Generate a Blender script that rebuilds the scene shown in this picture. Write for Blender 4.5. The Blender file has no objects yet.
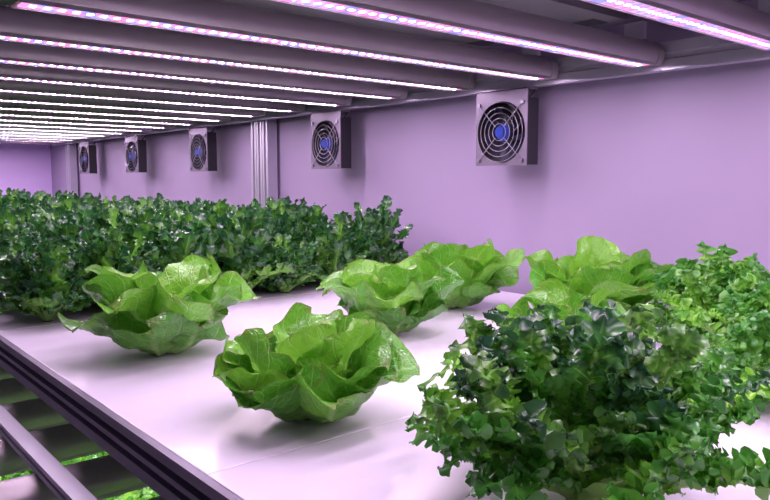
import bpy, math, random
from mathutils import Vector, Matrix, noise
random.seed(7)
D2R=math.pi/180
sc=bpy.context.scene
sc.view_settings.view_transform='Standard'
sc.view_settings.look='None'
sc.view_settings.exposure=0.0

# ------------------------------------------------------------------ materials
def new_mat(name):
    m=bpy.data.materials.new(name); m.use_nodes=True
    nt=m.node_tree; nt.nodes.clear()
    out=nt.nodes.new('ShaderNodeOutputMaterial')
    return m,nt,out
def pmat(name,col,rough=0.5,metal=0.0,nscale=20,namp=0.06,bump=0.0,bscale=80,spec=0.5):
    m,nt,out=new_mat(name)
    b=nt.nodes.new('ShaderNodeBsdfPrincipled')
    b.inputs['Roughness'].default_value=rough
    b.inputs['Metallic'].default_value=metal
    b.inputs['Specular IOR Level'].default_value=spec
    tc=nt.nodes.new('ShaderNodeTexCoord')
    n=nt.nodes.new('ShaderNodeTexNoise'); n.inputs['Scale'].default_value=nscale; n.inputs['Detail'].default_value=4
    nt.links.new(tc.outputs['Object'],n.inputs['Vector'])
    mx=nt.nodes.new('ShaderNodeMix'); mx.data_type='RGBA'
    mx.inputs['A'].default_value=(*[c*(1-namp) for c in col],1)
    mx.inputs['B'].default_value=(*[min(1,c*(1+namp)) for c in col],1)
    nt.links.new(n.outputs['Fac'],mx.inputs['Factor'])
    nt.links.new(mx.outputs['Result'],b.inputs['Base Color'])
    if bump>0:
        n2=nt.nodes.new('ShaderNodeTexNoise'); n2.inputs['Scale'].default_value=bscale; n2.inputs['Detail'].default_value=3
        nt.links.new(tc.outputs['Object'],n2.inputs['Vector'])
        bp=nt.nodes.new('ShaderNodeBump'); bp.inputs['Strength'].default_value=bump; bp.inputs['Distance'].default_value=0.004
        nt.links.new(n2.outputs['Fac'],bp.inputs['Height']); nt.links.new(bp.outputs['Normal'],b.inputs['Normal'])
    nt.links.new(b.outputs[0],out.inputs[0])
    return m
def emat(name,col,st):
    m,nt,out=new_mat(name)
    e=nt.nodes.new('ShaderNodeEmission'); e.inputs[0].default_value=(*col,1); e.inputs[1].default_value=st
    nt.links.new(e.outputs[0],out.inputs[0]); return m

M_wall=pmat('wall_lilac_paint',(0.355,0.290,0.430),0.6,0,3,0.06,0.08,40,0.3)
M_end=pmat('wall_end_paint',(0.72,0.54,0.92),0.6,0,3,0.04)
M_floor=pmat('floor_vinyl',(0.22,0.20,0.25),0.4,0,6,0.1)
M_ceil=pmat('ceiling_paint',(0.5,0.47,0.55),0.8)
M_board=pmat('white_growing_board',(0.73,0.67,0.79),0.18,0,8,0.05,0.05,30,0.55)
M_alu=pmat('brushed_aluminium',(0.50,0.48,0.56),0.36,0.6,30,0.06)
M_aluD=pmat('dark_aluminium',(0.18,0.16,0.21),0.42,0.6,30,0.08)
M_under=pmat('shelf_underside',(0.22,0.21,0.23),0.6,0.1,10,0.1)
M_house=pmat('lamp_housing',(0.42,0.37,0.40),0.34,0.4,12,0.05)
M_black=pmat('black_plastic',(0.012,0.011,0.015),0.35)
M_blade=pmat('fan_blade_plastic',(0.015,0.015,0.04),0.3,0,20,0.06,0,80,0.3)
M_hub=pmat('fan_hub_label',(0.02,0.05,0.32),0.45,0.0,20,0.06,0,80,0.15)
M_wire=pmat('chrome_wire',(0.30,0.28,0.34),0.3,1.0)
M_plate=pmat('fan_plate_steel',(0.20,0.17,0.23),0.4,0.4,20,0.05)
M_soil=pmat('net_cup_media',(0.05,0.04,0.035),0.9,0,60,0.3,0.5,90)

def diffuser():
    m,nt,out=new_mat('led_diffuser')
    tc=nt.nodes.new('ShaderNodeTexCoord')
    mp=nt.nodes.new('ShaderNodeMapping'); mp.inputs['Scale'].default_value=(0.0,22,0.0)
    nt.links.new(tc.outputs['Object'],mp.inputs['Vector'])
    wn=nt.nodes.new('ShaderNodeTexNoise'); wn.inputs['Scale'].default_value=1.0; wn.inputs['Detail'].default_value=2
    nt.links.new(mp.outputs[0],wn.inputs['Vector'])
    r=nt.nodes.new('ShaderNodeValToRGB')
    r.color_ramp.elements[0].position=0.38; r.color_ramp.elements[0].color=(0.40,0.30,1.0,1)
    r.color_ramp.elements[1].position=0.62; r.color_ramp.elements[1].color=(1.0,0.30,0.70,1)
    e2=r.color_ramp.elements.new(0.5); e2.color=(0.82,0.50,1.0,1)
    nt.links.new(wn.outputs['Fac'],r.inputs[0])
    e=nt.nodes.new('ShaderNodeEmission'); e.inputs[1].default_value=1.3
    nt.links.new(r.outputs[0],e.inputs[0])
    nt.links.new(e.outputs[0],out.inputs[0]); return m
M_diff=diffuser()
LS=315
M_ledW=emat('led_chip_white',(1.0,0.77,1.0),LS)
M_ledP=emat('led_chip_red',(1.0,0.14,0.36),2.4)
M_ledB=emat('led_chip_blue',(0.20,0.20,1.0),2.6)

def leaf_mat(name,dark,mid,light,rib,edge=None,edge_amt=0.0,rough=0.33,transl=0.3,dark_tip=False,nscale=22,veinf=0.3,spec=0.45,tipstart=0.5):
    m,nt,out=new_mat(name)
    N=nt.nodes.new; L=nt.links.new
    def math_(op,a,b=None,clamp=False):
        n=N('ShaderNodeMath'); n.operation=op; n.use_clamp=clamp
        for i,v in enumerate((a,b)):
            if v is None: continue
            if isinstance(v,(int,float)): n.inputs[i].default_value=v
            else: L(v,n.inputs[i])
        return n.outputs[0]
    def mr(v,a,b,c,d):
        n=N('ShaderNodeMapRange'); n.interpolation_type='SMOOTHSTEP'
        L(v,n.inputs['Value'])
        for k,x in (('From Min',a),('From Max',b),('To Min',c),('To Max',d)): n.inputs[k].default_value=x
        return n.outputs['Result']
    def mix(f,a,b):
        n=N('ShaderNodeMix'); n.data_type='RGBA'
        L(f,n.inputs['Factor'])
        for k,x in (('A',a),('B',b)):
            if isinstance(x,tuple): n.inputs[k].default_value=(*x,1)
            else: L(x,n.inputs[k])
        return n.outputs['Result']
    uv=N('ShaderNodeUVMap'); uv.uv_map='UVMap'
    sp=N('ShaderNodeSeparateXYZ'); L(uv.outputs[0],sp.inputs[0])
    t=math_('ABSOLUTE',math_('SUBTRACT',math_('MULTIPLY',sp.outputs[0],2.0),1.0))
    s=sp.outputs[1]
    at=N('ShaderNodeAttribute'); at.attribute_name='leafvar'
    sa=N('ShaderNodeSeparateColor'); L(at.outputs['Color'],sa.inputs[0])
    tc=N('ShaderNodeTexCoord')
    n1=N('ShaderNodeTexNoise'); n1.inputs['Scale'].default_value=nscale; n1.inputs['Detail'].default_value=4
    L(tc.outputs['Object'],n1.inputs['Vector'])
    f=math_('ADD',math_('MULTIPLY',sa.outputs[0],0.7),math_('MULTIPLY',n1.outputs['Fac'],0.45))
    base=mix(mr(f,0.25,0.95,0,1),mid,light)
    tipv=math_('ADD',math_('ADD',s,math_('MULTIPLY',n1.outputs['Fac'],0.3)),math_('MULTIPLY',sa.outputs[1],0.25 if dark_tip else 0.0))
    base=mix(mr(tipv,tipstart,tipstart+0.6,0,0.95 if dark_tip else 0.35),base,dark)
    base=mix(mr(s,0.05,0.5,0.75,0),base,rib)
    ribw=mr(t,0.02,0.12,0.85,0.0)
    ribf=math_('MULTIPLY',ribw,mr(s,0.3,0.95,1.0,0.10))
    ph=math_('PINGPONG',math_('SUBTRACT',math_('MULTIPLY',s,6.0),math_('MULTIPLY',math_('POWER',t,0.8),2.2)),0.5)
    vein=mr(ph,0.0,0.06,1.0,0.0)
    if veinf>0:
        base=mix(math_('MULTIPLY',vein,veinf),base,rib)
        vo=N('ShaderNodeTexVoronoi'); vo.feature='DISTANCE_TO_EDGE'; vo.inputs['Scale'].default_value=85
        nd=N('ShaderNodeTexNoise'); nd.inputs['Scale'].default_value=30
        L(tc.outputs['Object'],nd.inputs['Vector'])
        va=N('ShaderNodeVectorMath'); va.operation='MULTIPLY_ADD'; va.inputs[1].default_value=(0.02,0.02,0.02)
        L(nd.outputs['Color'],va.inputs[0]); L(tc.outputs['Object'],va.inputs[2]); L(va.outputs[0],vo.inputs['Vector'])
        vn=mr(vo.outputs['Distance'],0.0,0.2,1.0,0.0)
        base=mix(math_('MULTIPLY',vn,0.08),base,rib)
    base=mix(ribf,base,rib)
    if edge:
        ef=math_('MULTIPLY',math_('MAXIMUM',mr(t,0.93,1.0,0,1),mr(s,0.97,1.0,0,1)),edge_amt)
        ef=math_('MULTIPLY',ef,mr(s,0.3,0.6,0,1))
        base=mix(ef,base,edge)
    b=N('ShaderNodeBsdfPrincipled'); b.inputs['Roughness'].default_value=rough
    b.inputs['Specular IOR Level'].default_value=spec
    L(base,b.inputs['Base Color'])
    n2=N('ShaderNodeTexNoise'); n2.inputs['Scale'].default_value=60; n2.inputs['Detail'].default_value=2
    L(tc.outputs['Object'],n2.inputs['Vector'])
    h=math_('MULTIPLY',n2.outputs['Fac'],1.0)
    if veinf>0:
        h=math_('ADD',h,math_('ADD',math_('MULTIPLY',vein,-0.35),math_('MULTIPLY',vn,-0.15)))
    bp=N('ShaderNodeBump'); bp.inputs['Strength'].default_value=0.65 if veinf>0 else 0.35; bp.inputs['Distance'].default_value=0.006 if veinf>0 else 0.004
    L(h,bp.inputs['Height']); L(bp.outputs['Normal'],b.inputs['Normal'])
    tr=N('ShaderNodeBsdfTranslucent'); L(base,tr.inputs[0]); L(bp.outputs['Normal'],tr.inputs['Normal'])
    ms=N('ShaderNodeMixShader'); ms.inputs[0].default_value=transl
    L(b.outputs[0],ms.inputs[1]); L(tr.outputs[0],ms.inputs[2]); L(ms.outputs[0],out.inputs[0])
    return m
M_butter=leaf_mat('butterhead_leaf',(0.045,0.22,0.018),(0.075,0.33,0.020),(0.26,0.64,0.045),(0.46,0.80,0.22),(0.28,0.13,0.08),0.3,0.19,0.32,False,18,0.36,0.8)
M_oak=leaf_mat('oakleaf_leaf',(0.016,0.080,0.040),(0.09,0.36,0.04),(0.26,0.62,0.07),(0.52,0.84,0.22),None,0,0.20,0.28,True,22,0,0.75,0.72)
M_green=leaf_mat('frilly_green_leaf',(0.05,0.25,0.035),(0.10,0.40,0.04),(0.32,0.70,0.07),(0.48,0.80,0.18),None,0,0.20,0.3,True,22,0,0.75,0.76)
M_kale=leaf_mat('dark_curly_leaf',(0.012,0.075,0.026),(0.045,0.22,0.03),(0.20,0.52,0.05),(0.28,0.60,0.12),None,0,0.20,0.22,True,22,0,0.8,0.66)

# ------------------------------------------------------------------ mesh builder
class MB:
    def __init__(s): s.v=[];s.f=[];s.m=[];s.uv=[];s.col=[];s.mats=[];s.sm=[]
    def mi(s,mat):
        if mat not in s.mats: s.mats.append(mat)
        return s.mats.index(mat)
    def add(s,verts,faces,mat,uvs=None,col=(0,0,0,1),smooth=False):
        o=len(s.v); s.v+= [tuple(v) for v in verts]
        s.uv+= uvs if uvs else [(0.5,0.5)]*len(verts)
        s.col+=[col]*len(verts)
        k=s.mi(mat)
        for f in faces: s.f.append([i+o for i in f]); s.m.append(k); s.sm.append(smooth)
    def box(s,x0,x1,y0,y1,z0,z1,mat,b=0.0):
        if b<=0:
            v=[(x,y,z) for z in (z0,z1) for y in (y0,y1) for x in (x0,x1)]
            s.add(v,[(0,2,3,1),(4,5,7,6),(0,1,5,4),(2,6,7,3),(0,4,6,2),(1,3,7,5)],mat)
        else:
            import bmesh
            bm=bmesh.new(); bmesh.ops.create_cube(bm,size=1)
            for v in bm.verts: v.co=Vector(((x0+x1)/2+v.co.x*(x1-x0),(y0+y1)/2+v.co.y*(y1-y0),(z0+z1)/2+v.co.z*(z1-z0)))
            bmesh.ops.bevel(bm,geom=bm.edges[:],offset=b,segments=2,affect='EDGES',profile=0.5)
            bm.verts.index_update()
            s.add([v.co[:] for v in bm.verts],[[v.index for v in f.verts] for f in bm.faces],mat); bm.free()
    def extrude(s,prof,axis,a,b,mat,smooth=False,cap=True):
        n=len(prof)
        def P(p,h):
            if axis=='y': return (p[0],h,p[1])
            if axis=='x': return (h,p[0],p[1])
            return (p[0],p[1],h)
        v=[P(p,a) for p in prof]+[P(p,b) for p in prof]
        s.add(v,[(i,(i+1)%n,n+(i+1)%n,n+i) for i in range(n)],mat,smooth=smooth)
        if cap:
            s.add([P(p,a) for p in prof],[list(range(n))],mat); s.add([P(p,b) for p in prof],[list(range(n))[::-1]],mat)
    def tube(s,pts,r,mat,n=8,closed=False):
        pts=[Vector(p) for p in pts]; V=[];F=[]; k=len(pts)
        for i,p in enumerate(pts):
            if closed: d=pts[(i+1)%k]-pts[i-1]
            else: d=pts[min(i+1,k-1)]-pts[max(i-1,0)]
            d.normalize()
            up=Vector((0,1,0)) if abs(d.y)<0.9 else Vector((1,0,0))
            a=d.cross(up).normalized(); b=d.cross(a)
            for j in range(n):
                t=2*math.pi*j/n; V.append(p+a*math.cos(t)*r+b*math.sin(t)*r)
        for i in range(k if closed else k-1):
            i2=(i+1)%k
            for j in range(n): F.append((i*n+j,i*n+(j+1)%n,i2*n+(j+1)%n,i2*n+j))
        s.add(V,F,mat,smooth=True)
    def mesh(s,name):
        me=bpy.data.meshes.new(name); me.from_pydata(s.v,[],s.f)
        for m in s.mats: me.materials.append(m)
        me.polygons.foreach_set('material_index',s.m); me.polygons.foreach_set('use_smooth',s.sm)
        ul=me.uv_layers.new(name='UVMap'); li=[0]*len(me.loops); me.loops.foreach_get('vertex_index',li)
        fl=[]
        for i in li: fl+=s.uv[i]
        ul.data.foreach_set('uv',fl)
        ca=me.color_attributes.new('leafvar','FLOAT_COLOR','POINT')
        ca.data.foreach_set('color',[c for q in s.col for c in q])
        me.update(); return me
    def obj(s,name,loc=(0,0,0),rz=0):
        o=bpy.data.objects.new(name,s.mesh(name)); sc.collection.objects.link(o); o.location=loc; o.rotation_euler[2]=rz; return o

# ------------------------------------------------------------------ room
CZ=1.306; WY=1.590; SY=1.525
def simple_box(name,*a): 
    m=MB(); m.box(*a); return m.obj(name)
simple_box('floor',-5.7,3.0,-2.5,WY+0.1,-0.1,0,M_floor)
simple_box('wall_back',-5.7,3.0,WY,WY+0.1,0,2.7,M_wall)
simple_box('wall_left',-5.8,-5.7,-2.5,WY+0.1,0,2.7,M_end)
simple_box('ceiling',-5.8,3.0,-2.5,WY+0.1,2.7,2.8,M_ceil)

# ------------------------------------------------------------------ shelves
X0,X1=-5.35,1.2
Y0=0.324
def shelf(name,z,mat_top=M_board):
    m=MB()
    bx=X0; w=0.935
    while bx<X1-0.01:
        e=min(bx+w,X1)
        m.box(bx+0.0007,e-0.0007,Y0+0.004,SY,z-0.03,z,mat_top,0.0015)
        bx+=w
    prof=[(Y0-0.006,z-0.001),(Y0+0.004,z-0.001),(Y0+0.03,z-0.031),(Y0+0.03,z-0.055),(Y0-0.006,z-0.055),(Y0-0.006,z-0.040),(Y0+0.002,z-0.038),(Y0+0.002,z-0.033),(Y0-0.006,z-0.031),
          (Y0-0.006,z-0.024),(Y0+0.002,z-0.022),(Y0+0.002,z-0.016),(Y0-0.006,z-0.014)]
    m.extrude(prof,'x',X0,X1,M_aluD)
    m.box(X0,X1,SY-0.04,SY,z-0.055,z-0.031,M_aluD)
    x=X0+0.05
    while x<X1:
        m.box(x,x+0.04,Y0+0.03,SY-0.04,z-0.055,z-0.032,M_under); x+=0.62
    m.box(X0,X1,Y0+0.03,SY-0.04,z-0.040,z-0.031,M_under)
    return m.obj(name)
shelf('growing_shelf',1.0)
shelf('growing_shelf',1.72)
shelf('growing_shelf',0.28)

# ------------------------------------------------------------------ LED bars
def bar_mesh(ys,ye,hang=True):
    m=MB(); R=0.030; cz=0.022
    prof=[]
    for i in range(25):
        a=(-42+ (264)*i/24)*D2R
        prof.append((R*math.cos(a),cz+R*math.sin(a)))
    m.extrude(prof,'y',ys+0.02,ye-0.02,M_house,smooth=True,cap=True)
    big=[(p[0]*1.06,cz+(p[1]-cz)*1.06) for p in prof]
    m.extrude(big,'y',ys,ys+0.022,M_black if hang else M_house,smooth=False)
    m.extrude(big,'y',ye-0.022,ye,M_house,smooth=False)
    zb=prof[0][1]
    m.box(-0.0215,0.0215,ys+0.03,ye-0.03,zb-0.002,zb+0.002,M_diff)
    m.box(-0.0240,-0.0215,ys+0.022,ye-0.022,zb-0.004,zb+0.002,M_house)
    m.box(0.0215,0.0240,ys+0.022,ye-0.022,zb-0.004,zb+0.002,M_house)
    y=ys+0.045
    rnd=random.Random(3)
    def chip(x,y,h,mat): m.add([(x-h,y-h,zb-0.0028),(x+h,y-h,zb-0.0028),(x+h,y+h,zb-0.0028),(x-h,y+h,zb-0.0028)],[(0,3,2,1)],mat)
    while y<ye-0.045:
        chip(0,y,0.004,M_ledW)
        for sx in (-0.012,0.012):
            chip(sx,y+0.010,0.0045,rnd.choice([M_ledP,M_ledP,M_ledB]))
        y+=0.02
    if hang:
        m.box(-0.012,0.012,ye,ye+0.006,0.012,0.034,M_black,0.002)
        m.box(-0.022,0.022,ye-0.075,ye-0.06,0.05,0.085,M_alu)
        m.box(-0.022,0.022,ys+0.06,ys+0.075,0.05,0.085,M_alu)
    return m.mesh('led_grow_light')
bar=bar_mesh(0.255,1.490)
bar2=bar_mesh(0.10,1.490,False)
def place_bar(me,u,z):
    o=bpy.data.objects.new('led_grow_light',me); sc.collection.objects.link(o); o.location=(-u,0,z)
for k in range(-3,18):
    place_bar(bar,0.578+k*0.276,CZ+0.247)
for k in range(-1,14):
    place_bar(bar2,0.70+k*0.19,CZ-0.47)

def rail(name,y0,y1,z0,z1,mat):
    m=MB()
    g=(z1-z0)
    prof=[(y0,z0),(y1,z0),(y1,z1),(y0,z1),(y0,z0+g*0.62),(y0+0.005,z0+g*0.58),(y0+0.005,z0+g*0.42),(y0,z0+g*0.38)]
    m.extrude(prof,'x',X0,X1,mat); return m.obj(name)
rail('aluminium_rail',1.497,1.525,CZ+0.238,CZ+0.298,M_alu)
rail('aluminium_rail',0.265,0.30,CZ+0.333,CZ+0.345,M_alu)
rail('aluminium_rail',1.497,1.525,CZ-0.49,CZ-0.42,M_alu)
rail('aluminium_rail',0.262,0.286,CZ-0.417,CZ-0.397,M_alu)

def post(name,x,w,y0=1.530,y1=1.575):
    m=MB()
    def ext(xa,xb):
        g=0.013; d=0.018; xm=(xa+xb)/2
        prof=[(xa,y0),(xm-g/2,y0),(xm-g/2,y0+d),(xm+g/2,y0+d),(xm+g/2,y0),(xb,y0),(xb,y1),(xa,y1)]
        m.extrude(prof,'z',0,2.3,M_alu)
    n=int(round(w/0.045))
    for i in range(n): ext(x+i*0.045-w/2+0.002,x+(i+1)*0.045-w/2-0.002)
    return m.obj(name)
post('aluminium_post',-2.60,0.135)
post('aluminium_post',-5.10,0.09)

# ------------------------------------------------------------------ fans
def fan_mesh():
    m=MB(); S=0.087; R=0.081; n=48
    yf=0.0
    outer=[];inner=[]
    for i in range(n):
        a=2*math.pi*i/n+math.pi/n
        c,s_=math.cos(a),math.sin(a); k=S/max(abs(c),abs(s_))
        outer.append((c*k,yf,s_*k)); inner.append((c*R,yf,s_*R))
    for cx in (-1,1):
        for cz in (-1,1):
            j=min(range(n),key=lambda i:(outer[i][0]-cx*S)**2+(outer[i][2]-cz*S)**2)
            outer[j]=(cx*S,yf,cz*S)
    m.add(outer+inner,[(i,(i+1)%n,n+(i+1)%n,n+i) for i in range(n)],M_plate)
    back=[(x,0.003,z) for x,_,z in outer]
    m.add(outer+back,[(i,(i+1)%n,n+(i+1)%n,n+i) for i in range(n)],M_plate)
    ob=[(x*0.98,0.003,z*0.98) for x,_,z in outer]; oc=[(x*0.98,0.048,z*0.98) for x,_,z in outer]
    m.add(ob+oc,[(i,(i+1)%n,n+(i+1)%n,n+i) for i in range(n)],M_black)
    ic=[(x,0.046,z) for x,_,z in inner]
    m.add(inner+ic,[(i,(i+1)%n,n+(i+1)%n,n+i) for i in range(n)],M_black,smooth=True)
    m.add(oc,[list(range(n))],M_black)
    m.add([(x,0.044,z) for x,_,z in inner],[list(range(n))],M_black)
    hub=[(0.027*math.cos(2*math.pi*i/24),0.027*math.sin(2*math.pi*i/24)) for i in range(24)]
    m.add([(a,0.010,b) for a,b in hub]+[(a,0.034,b) for a,b in hub],[(i,(i+1)%24,24+(i+1)%24,24+i) for i in range(24)],M_blade,smooth=True)
    m.add([(a,0.010,b) for a,b in hub],[list(range(24))],M_blade)
    m.add([(a*0.85,0.0095,b*0.85) for a,b in hub],[list(range(24))],M_hub)
    for k in range(9):
        a0=2*math.pi*k/9
        V=[]
        for i in range(6):
            r=0.026+(0.075-0.026)*i/5
            sweep=0.5*(i/5)
            for j in range(4):
                a=a0+sweep+ (0.42)*(j/3)
                V.append((r*math.cos(a),0.014+0.018*j/3,r*math.sin(a)))
        m.add(V,[(i*4+j,i*4+j+1,(i+1)*4+j+1,(i+1)*4+j) for i in range(5) for j in range(3)],M_blade,smooth=True)
    for r in (0.022,0.036,0.050,0.064,0.078):
        m.tube([(r*math.cos(2*math.pi*i/32),-0.007,r*math.sin(2*math.pi*i/32)) for i in range(32)],0.0010,M_wire,6,True)
    for k in range(4):
        a=math.pi/4+k*math.pi/2; c,s_=math.cos(a),math.sin(a)
        m.tube([(c*0.02,-0.005,s_*0.02),(c*0.08,-0.005,s_*0.08),(c*0.104,-0.003,s_*0.104)],0.0013,M_wire,6)
        m.tube([(c*0.104,-0.006,s_*0.104),(c*0.104,0.0,s_*0.104)],0.0055,M_wire,10)
        m.add([(c*0.104+0.0055*math.cos(t*math.pi/5),-0.006,s_*0.104+0.0055*math.sin(t*math.pi/5)) for t in range(10)],[list(range(10))],M_wire)
    m.add([(0.014*math.cos(t*math.pi/10),-0.008,0.014*math.sin(t*math.pi/10)) for t in range(20)],[list(range(20))],M_hub)
    m.box(-S,S,0.0,0.003,S,S+0.022,M_plate)
    m.box(-S,S,0.0,0.040,S+0.019,S+0.022,M_plate)
    m.tube([(0.06,0.03,0.08),(0.07,0.045,0.10),(0.075,0.047,0.108)],0.003,M_black,6)
    return m.mesh('cooling_fan')
fm=fan_mesh()
for u in (1.268,2.060,3.04,3.83,4.60):
    o=bpy.data.objects.new('cooling_fan',fm); sc.collection.objects.link(o); o.location=(-u,1.475,CZ+0.125)

# ------------------------------------------------------------------ leaves
def broad_leaf(m,mat,L,W,az,el0,rise,curl,base_r,ns,nt,rnd,cup=0.25,ruf=0.1,freq=3,twist=0.0,basew=0.4,z0=0.0,tone=0.5):
    r=base_r;z=z0
    phase=rnd.random()*6.28; ph2=rnd.random()*6.28
    side=rnd.uniform(-0.3,0.3)
    off=Vector((rnd.random()*50,rnd.random()*50,rnd.random()*50))
    S=[ (1-math.cos(math.pi*(i/ns)))/2*0.45+0.55*(i/ns) for i in range(ns+1)]
    prev=0;y=0;V=[];UV=[]
    for i,s in enumerate(S):
        ds=(s-prev)*L; prev=s
        th=el0+rise*min(1,s*2.2)-curl*(s**2.4)
        r+=math.cos(th)*ds; z+=math.sin(th)*ds; y+=side*s*ds*1.2
        n=Vector((-math.sin(th),0,math.cos(th))); lat=Vector((0,1,0))
        tw=twist*s
        lat2=lat*math.cos(tw)+n*math.sin(tw); n2=n*math.cos(tw)-lat*math.sin(tw)
        for j in range(nt+1):
            t=-1+2*j/nt; at=abs(t)
            a=min(1,s/0.60); w=basew+(1-basew)*(a*a*(3-2*a))
            if s>0.60: w*=math.sqrt(max(0,1-((s-0.60)/0.40)**2.7))
            w*=W*(1+0.035*math.sin(s*17+ (phase if t>0 else ph2)))
            rf=ruf*W*(at**2.0)*(min(1,s*1.6))
            dz=rf*math.sin(freq*2*math.pi*s+(phase if t>0 else ph2)+t*0.8)
            dz+=0.38*rf*math.sin(freq*4.6*math.pi*s+ph2*2+t)
            c=cup*w*t*t*(1.4-0.8*s)
            p=Vector((r,y,z))+lat2*(w*t*(1-0.30*abs(cup)*at))+n2*(c+dz)
            q=p*13+off
            p+=n2*(noise.noise(q)*0.024+noise.noise(q*2.7)*0.008+noise.noise(q*6)*0.0015)*min(1,s*2)
            v6=(s*6-(at**0.8)*2.2)
            p+=n2*(0.0022*abs(math.sin(math.pi*v6)))*min(1,s*2)*(1-s*0.5)
            p-=n2*(0.006*math.exp(-(t/0.12)**2))*(1-s)
            p+=lat2*(rf*0.4*math.cos(freq*2*math.pi*s*1.3+phase)*(1 if t>0 else -1))
            if p.z<0.003: p.z=0.003+(0.003-p.z)*0.10
            V.append(p); UV.append((t*0.5+0.5,s))
    ca,sa=math.cos(az),math.sin(az)
    V=[(p.x*ca-p.y*sa,p.x*sa+p.y*ca,p.z) for p in V]
    F=[(i*(nt+1)+j,i*(nt+1)+j+1,(i+1)*(nt+1)+j+1,(i+1)*(nt+1)+j) for i in range(ns) for j in range(nt)]
    m.add(V,F,mat,UV,(min(1,max(0,tone+rnd.uniform(-.3,.3))),rnd.random(),0,1),True)

def frilly_leaf(m,mat,L,az,el0,curl,base_r,rnd,lob,nlob,hi=True,stem=0.25,twist=0.0,z0=0.004,stemw=1.0,narrow=1.0):
    ns=10 if hi else 6
    side=rnd.uniform(-0.45,0.45)
    P=[];FR=[]
    r=base_r;z=z0;y=0
    for i in range(ns+1):
        s=i/ns; ds=L/ns if i else 0
        th=el0-curl*(s**1.7)
        r+=math.cos(th)*ds; z+=math.sin(th)*ds; y+=side*s*ds
        P.append(Vector((r,y,z)))
        T=Vector((math.cos(th),side*s,math.sin(th))).normalized()
        n=Vector((-math.sin(th),0,math.cos(th)))
        lat=n.cross(T).normalized(); tw=twist*s
        FR.append((T,lat*math.cos(tw)+n*math.sin(tw),n*math.cos(tw)-lat*math.sin(tw)))
    ca,sa=math.cos(az),math.sin(az)
    def fin(V):
        o=[]
        for p in V:
            zz=p.z if p.z>0.003 else 0.003+(0.003-p.z)*0.1
            o.append((p.x*ca-p.y*sa,p.x*sa+p.y*ca,zz))
        return o
    col=(rnd.random(),rnd.random(),0,1)
    def at(s):
        x=s*ns; i=min(ns-1,int(x)); f=x-i
        return P[i].lerp(P[i+1],f),FR[i]
    V=[];UV=[]
    for i in range(ns+1):
        s=i/ns; T,la,n=FR[i]
        w=lob*(0.13+0.17*math.sin(math.pi*min(1,s*1.05)))*stemw
        for t in (-1,-0.5,0,0.5,1):
            V.append(P[i]+la*w*t+n*(w*0.5*t*t+0.12*w*math.sin(s*25+t*3))); UV.append((0.5+0.14*t,s*0.55))
    m.add(fin(V),[(i*5+j,i*5+j+1,(i+1)*5+j+1,(i+1)*5+j) for i in range(ns) for j in range(4)],mat,UV,col,True)
    a_n=16 if hi else 6; b_n=6 if hi else 4
    for k in range(nlob*2+1):
        if k==nlob*2: s=0.95; sd=0; phi=0
        else:
            q=(k//2+rnd.uniform(.1,.7))/nlob; s=stem+(1-stem)*q*0.97; sd=1 if k%2 else -1
            phi=(70-42*q+rnd.uniform(-12,12))*D2R
        base,(T,la,n)=at(min(s,0.999))
        D=(T*math.cos(phi)+la*sd*math.sin(phi)).normalized()
        lift=rnd.uniform(-0.2,0.6); D=(D+n*lift).normalized()
        side_=n.cross(D).normalized(); Nn=D.cross(side_).normalized()
        roll=rnd.uniform(-.6,.6); side2=side_*math.cos(roll)+Nn*math.sin(roll); N2=Nn*math.cos(roll)-side_*math.sin(roll)
        env=0.5+0.5*math.sin(math.pi*min(1,(s-stem)/(1-stem)*0.7+0.12))
        l=lob*env*rnd.uniform(0.75,1.3)*(1.15 if sd==0 else 1)
        hw=l*(rnd.uniform(.34,.52))*narrow; cr=rnd.uniform(-0.6,1.4); p1=rnd.random()*6.28;p2=rnd.random()*6.28
        nf=rnd.choice([1.5,2,2.5]); am=0.30 if hi else 0.22
        V=[];UV=[]
        for i in range(a_n+1):
            x=1-(1-i/a_n)**1.3
            prof=0.30+0.70*math.sin(math.pi*0.5*min(1,x/0.65))
            if x>0.65: prof*=math.sqrt(max(0.0,1-((x-0.65)/0.35)**2))
            for j in range(b_n+1):
                t=-1+2*j/b_n; a_=abs(t); pp=(p1 if t>0 else p2)
                scal=1+(0.36 if hi else 0.22)*math.sin(nf*2*math.pi*x*1.5+pp)*a_*a_
                dz=am*hw*2.0*(a_**1.7)*math.sin(nf*2.7*math.pi*x+pp)*min(1,prof*1.5)+0.10*l*x*x*math.sin(t*3.6+p1)+0.3*hw*prof*t*t
                w=hw*prof*scal
                p=base+D*(l*x*(1+0.12*math.cos(t*6+p2)*x*x))+side2*(w*t)-N2*(cr*l*x*x*0.45)+N2*dz
                V.append(p); UV.append((t*0.5+0.5,min(1,s*0.55+x*0.45)))
        m.add(fin(V),[(i*(b_n+1)+j,i*(b_n+1)+j+1,(i+1)*(b_n+1)+j+1,(i+1)*(b_n+1)+j) for i in range(a_n) for j in range(b_n)],mat,UV,col,True)

def collar(m):
    n=24; r0,r1=0.010,0.013
    ring=lambda r,z:[(r*math.cos(2*math.pi*i/n),r*math.sin(2*math.pi*i/n),z) for i in range(n)]
    m.add(ring(r0,0.001)+ring(r1,0.001),[(i,(i+1)%n,n+(i+1)%n,n+i) for i in range(n)],M_black)
    m.add(ring(r0,0.001),[list(range(n))],M_soil)

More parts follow.
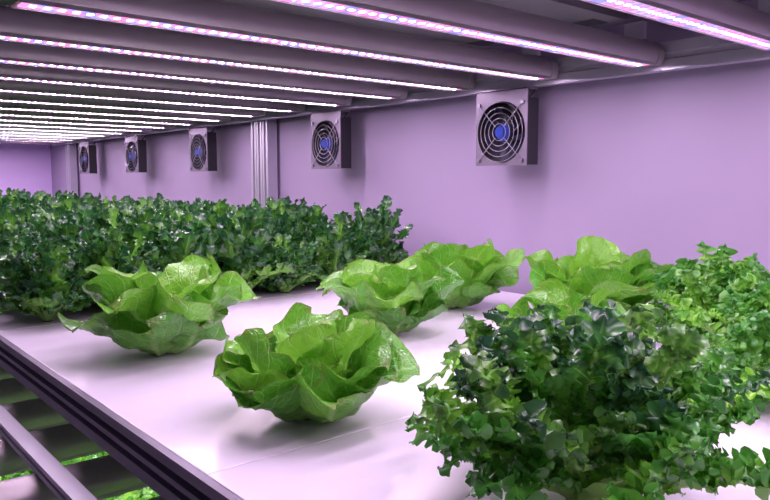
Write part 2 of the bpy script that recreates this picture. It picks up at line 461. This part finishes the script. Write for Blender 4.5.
def butterhead(seed,R,tall=1.0,op=0.0):
    # op: how far the head has opened into a loose rosette
    rnd=random.Random(seed); m=MB(); collar(m)
    g=rnd.random()*6.28
    U=rnd.uniform
    for (n,e0,ri,lr,wr,cu,cp,br,tone) in ((5,(8,18),(20,38),(.80,1.05),(.50,.62),(10,50),(.4,.7),.020,.3),
                                  (7,(26,42),(22,38),(1.10,1.50),(.54,.68),(30,90),(.3,.6),.016,.45),
                                  (6,(48,66),(8,24),(1.0,1.40),(.46,.58),(5,80),(.3,.8),.010,.65),
                                  (5,(64,84),(0,12),(.65,1.05),(.34,.44),(-20,50),(.5,1.1),.006,.95)):
        for k in range(n):
            az=g+2*math.pi*k/n+U(-.30,.30)
            broad_leaf(m,M_butter,R*U(*lr)*(tall if e0[0]>10 else 1),R*U(*wr)*(1-0.10*op),az,(U(*e0)-(12*op if e0[0]>20 else 0))*D2R,U(*ri)*D2R,U(*cu)*(1-0.35*op)*D2R,br,30,20,rnd,cup=U(*cp),ruf=U(.09,.20),freq=U(1.3,2.4),twist=U(-.6,.6),basew=0.40,z0=0.003,tone=tone)
        g+=0.45
    return m.mesh('butterhead_lettuce')
def frilly(seed,R,H,n,mat,lob,nlob,hi,name='oakleaf_lettuce',el0=18,curlr=(5,55),stemr=(.25,.4),stemw=1.0,outer_mat=None,narrow=1.0,lv=(.72,1.08)):
    rnd=random.Random(seed); m=MB(); collar(m)
    for k in range(n):
        q=k/(n-1)
        az=k*2.399+rnd.uniform(-.35,.35)
        el=(el0+(88-el0)*q**0.8+rnd.uniform(-8,8))*D2R+0.2*(1-q)
        curl=(curlr[0]+(curlr[1]-curlr[0])*rnd.random())*(1-0.6*q)*D2R
        Ln=(R*(1-q)+H*q)*rnd.uniform(*lv)
        om=outer_mat is not None and q<0.3
        frilly_leaf(m,outer_mat if om else mat,Ln,az,el,curl,rnd.uniform(.003,.014),rnd,lob*rnd.uniform(.85,1.15)*(1.08 if om else 1),nlob,hi,rnd.uniform(*stemr),rnd.uniform(-.9,.9),stemw=stemw,narrow=narrow)
    return m.mesh(name)
def put(me,name,u,v,rz=0,s=1.0,sz=1.0,z=1.0,parent=None):
    o=bpy.data.objects.new(name,me); sc.collection.objects.link(o)
    o.location=(-u,v,z); o.rotation_euler[2]=rz; o.scale=(s,s,s*sz)
    if parent: o.parent=parent
    return o
BH='butterhead_lettuce'
put(butterhead(11,0.145,0.98,0.8),BH,1.215,0.515)
put(butterhead(23,0.125,0.88,1.0),BH,0.755,0.512)
put(butterhead(35,0.108,1.12,0.4),BH,1.08,0.93)
put(butterhead(47,0.110,1.30,0.4),BH,1.20,1.24)
put(butterhead(59,0.135,1.08,0.7),BH,0.850,1.30)
put(butterhead(61,0.105,0.9,0.4),BH,0.70,0.99)
OL='oakleaf_lettuce'
put(frilly(5,0.205,0.150,84,M_oak,0.026,8,True,stemr=(.32,.5),stemw=1.9,el0=12,curlr=(0,38),outer_mat=M_green,narrow=0.92,lv=(.66,1.14)),OL,0.385,0.570)
put(frilly(6,0.145,0.155,80,M_green,0.026,5,True,lv=(.65,1.1)),OL,0.56,1.23)
put(frilly(8,0.150,0.14,80,M_green,0.026,5,True,lv=(.65,1.1)),OL,0.37,1.04)

bed=bpy.data.objects.new('curly_greens_bed',None); sc.collection.objects.link(bed)
bed2=bpy.data.objects.new('curly_greens_bed',None); sc.collection.objects.link(bed2)
vars_=[frilly(100+i,0.125,0.19,68,M_kale,0.031,3,False,'curly_greens',25,(5,45),lv=(.65,1.12)) for i in range(4)]
rnd=random.Random(99)
u=1.66
while u<5.1:
    v=0.44
    while v<1.42:
        put(rnd.choice(vars_),'curly_greens_plant',u+rnd.uniform(-.03,.03),v+rnd.uniform(-.03,.02),rnd.random()*6.28,rnd.uniform(.85,1.08),rnd.uniform(.85,1.18),1.0,bed)
        v+=0.155
    u+=0.16
var2=[frilly(200+i,0.13,0.17,55,M_green,0.034,3,False,'curly_greens',25,(5,45)) for i in range(2)]
u=0.4
while u<4.2:
    v=0.42
    while v<1.36:
        put(rnd.choice(var2),'curly_greens_plant',u,v,rnd.random()*6.28,1.25,1.0,0.28,bed2)
        v+=0.20
    u+=0.20

# ------------------------------------------------------------------ world + camera
w=bpy.data.worlds.new('World'); sc.world=w; w.use_nodes=True
bg=w.node_tree.nodes['Background']; bg.inputs[0].default_value=(0.66,0.54,0.86,1); bg.inputs[1].default_value=0.18
cam=bpy.data.cameras.new('camera'); co=bpy.data.objects.new('camera',cam); sc.collection.objects.link(co); sc.camera=co
cam.sensor_width=36; cam.lens=33.7; cam.clip_start=0.02
co.location=(0,0,CZ)
p=5.55*D2R
d=Vector((-0.7627*math.cos(p),0.6467*math.cos(p),-math.sin(p)))
co.rotation_euler=d.to_track_quat('-Z','Y').to_euler()
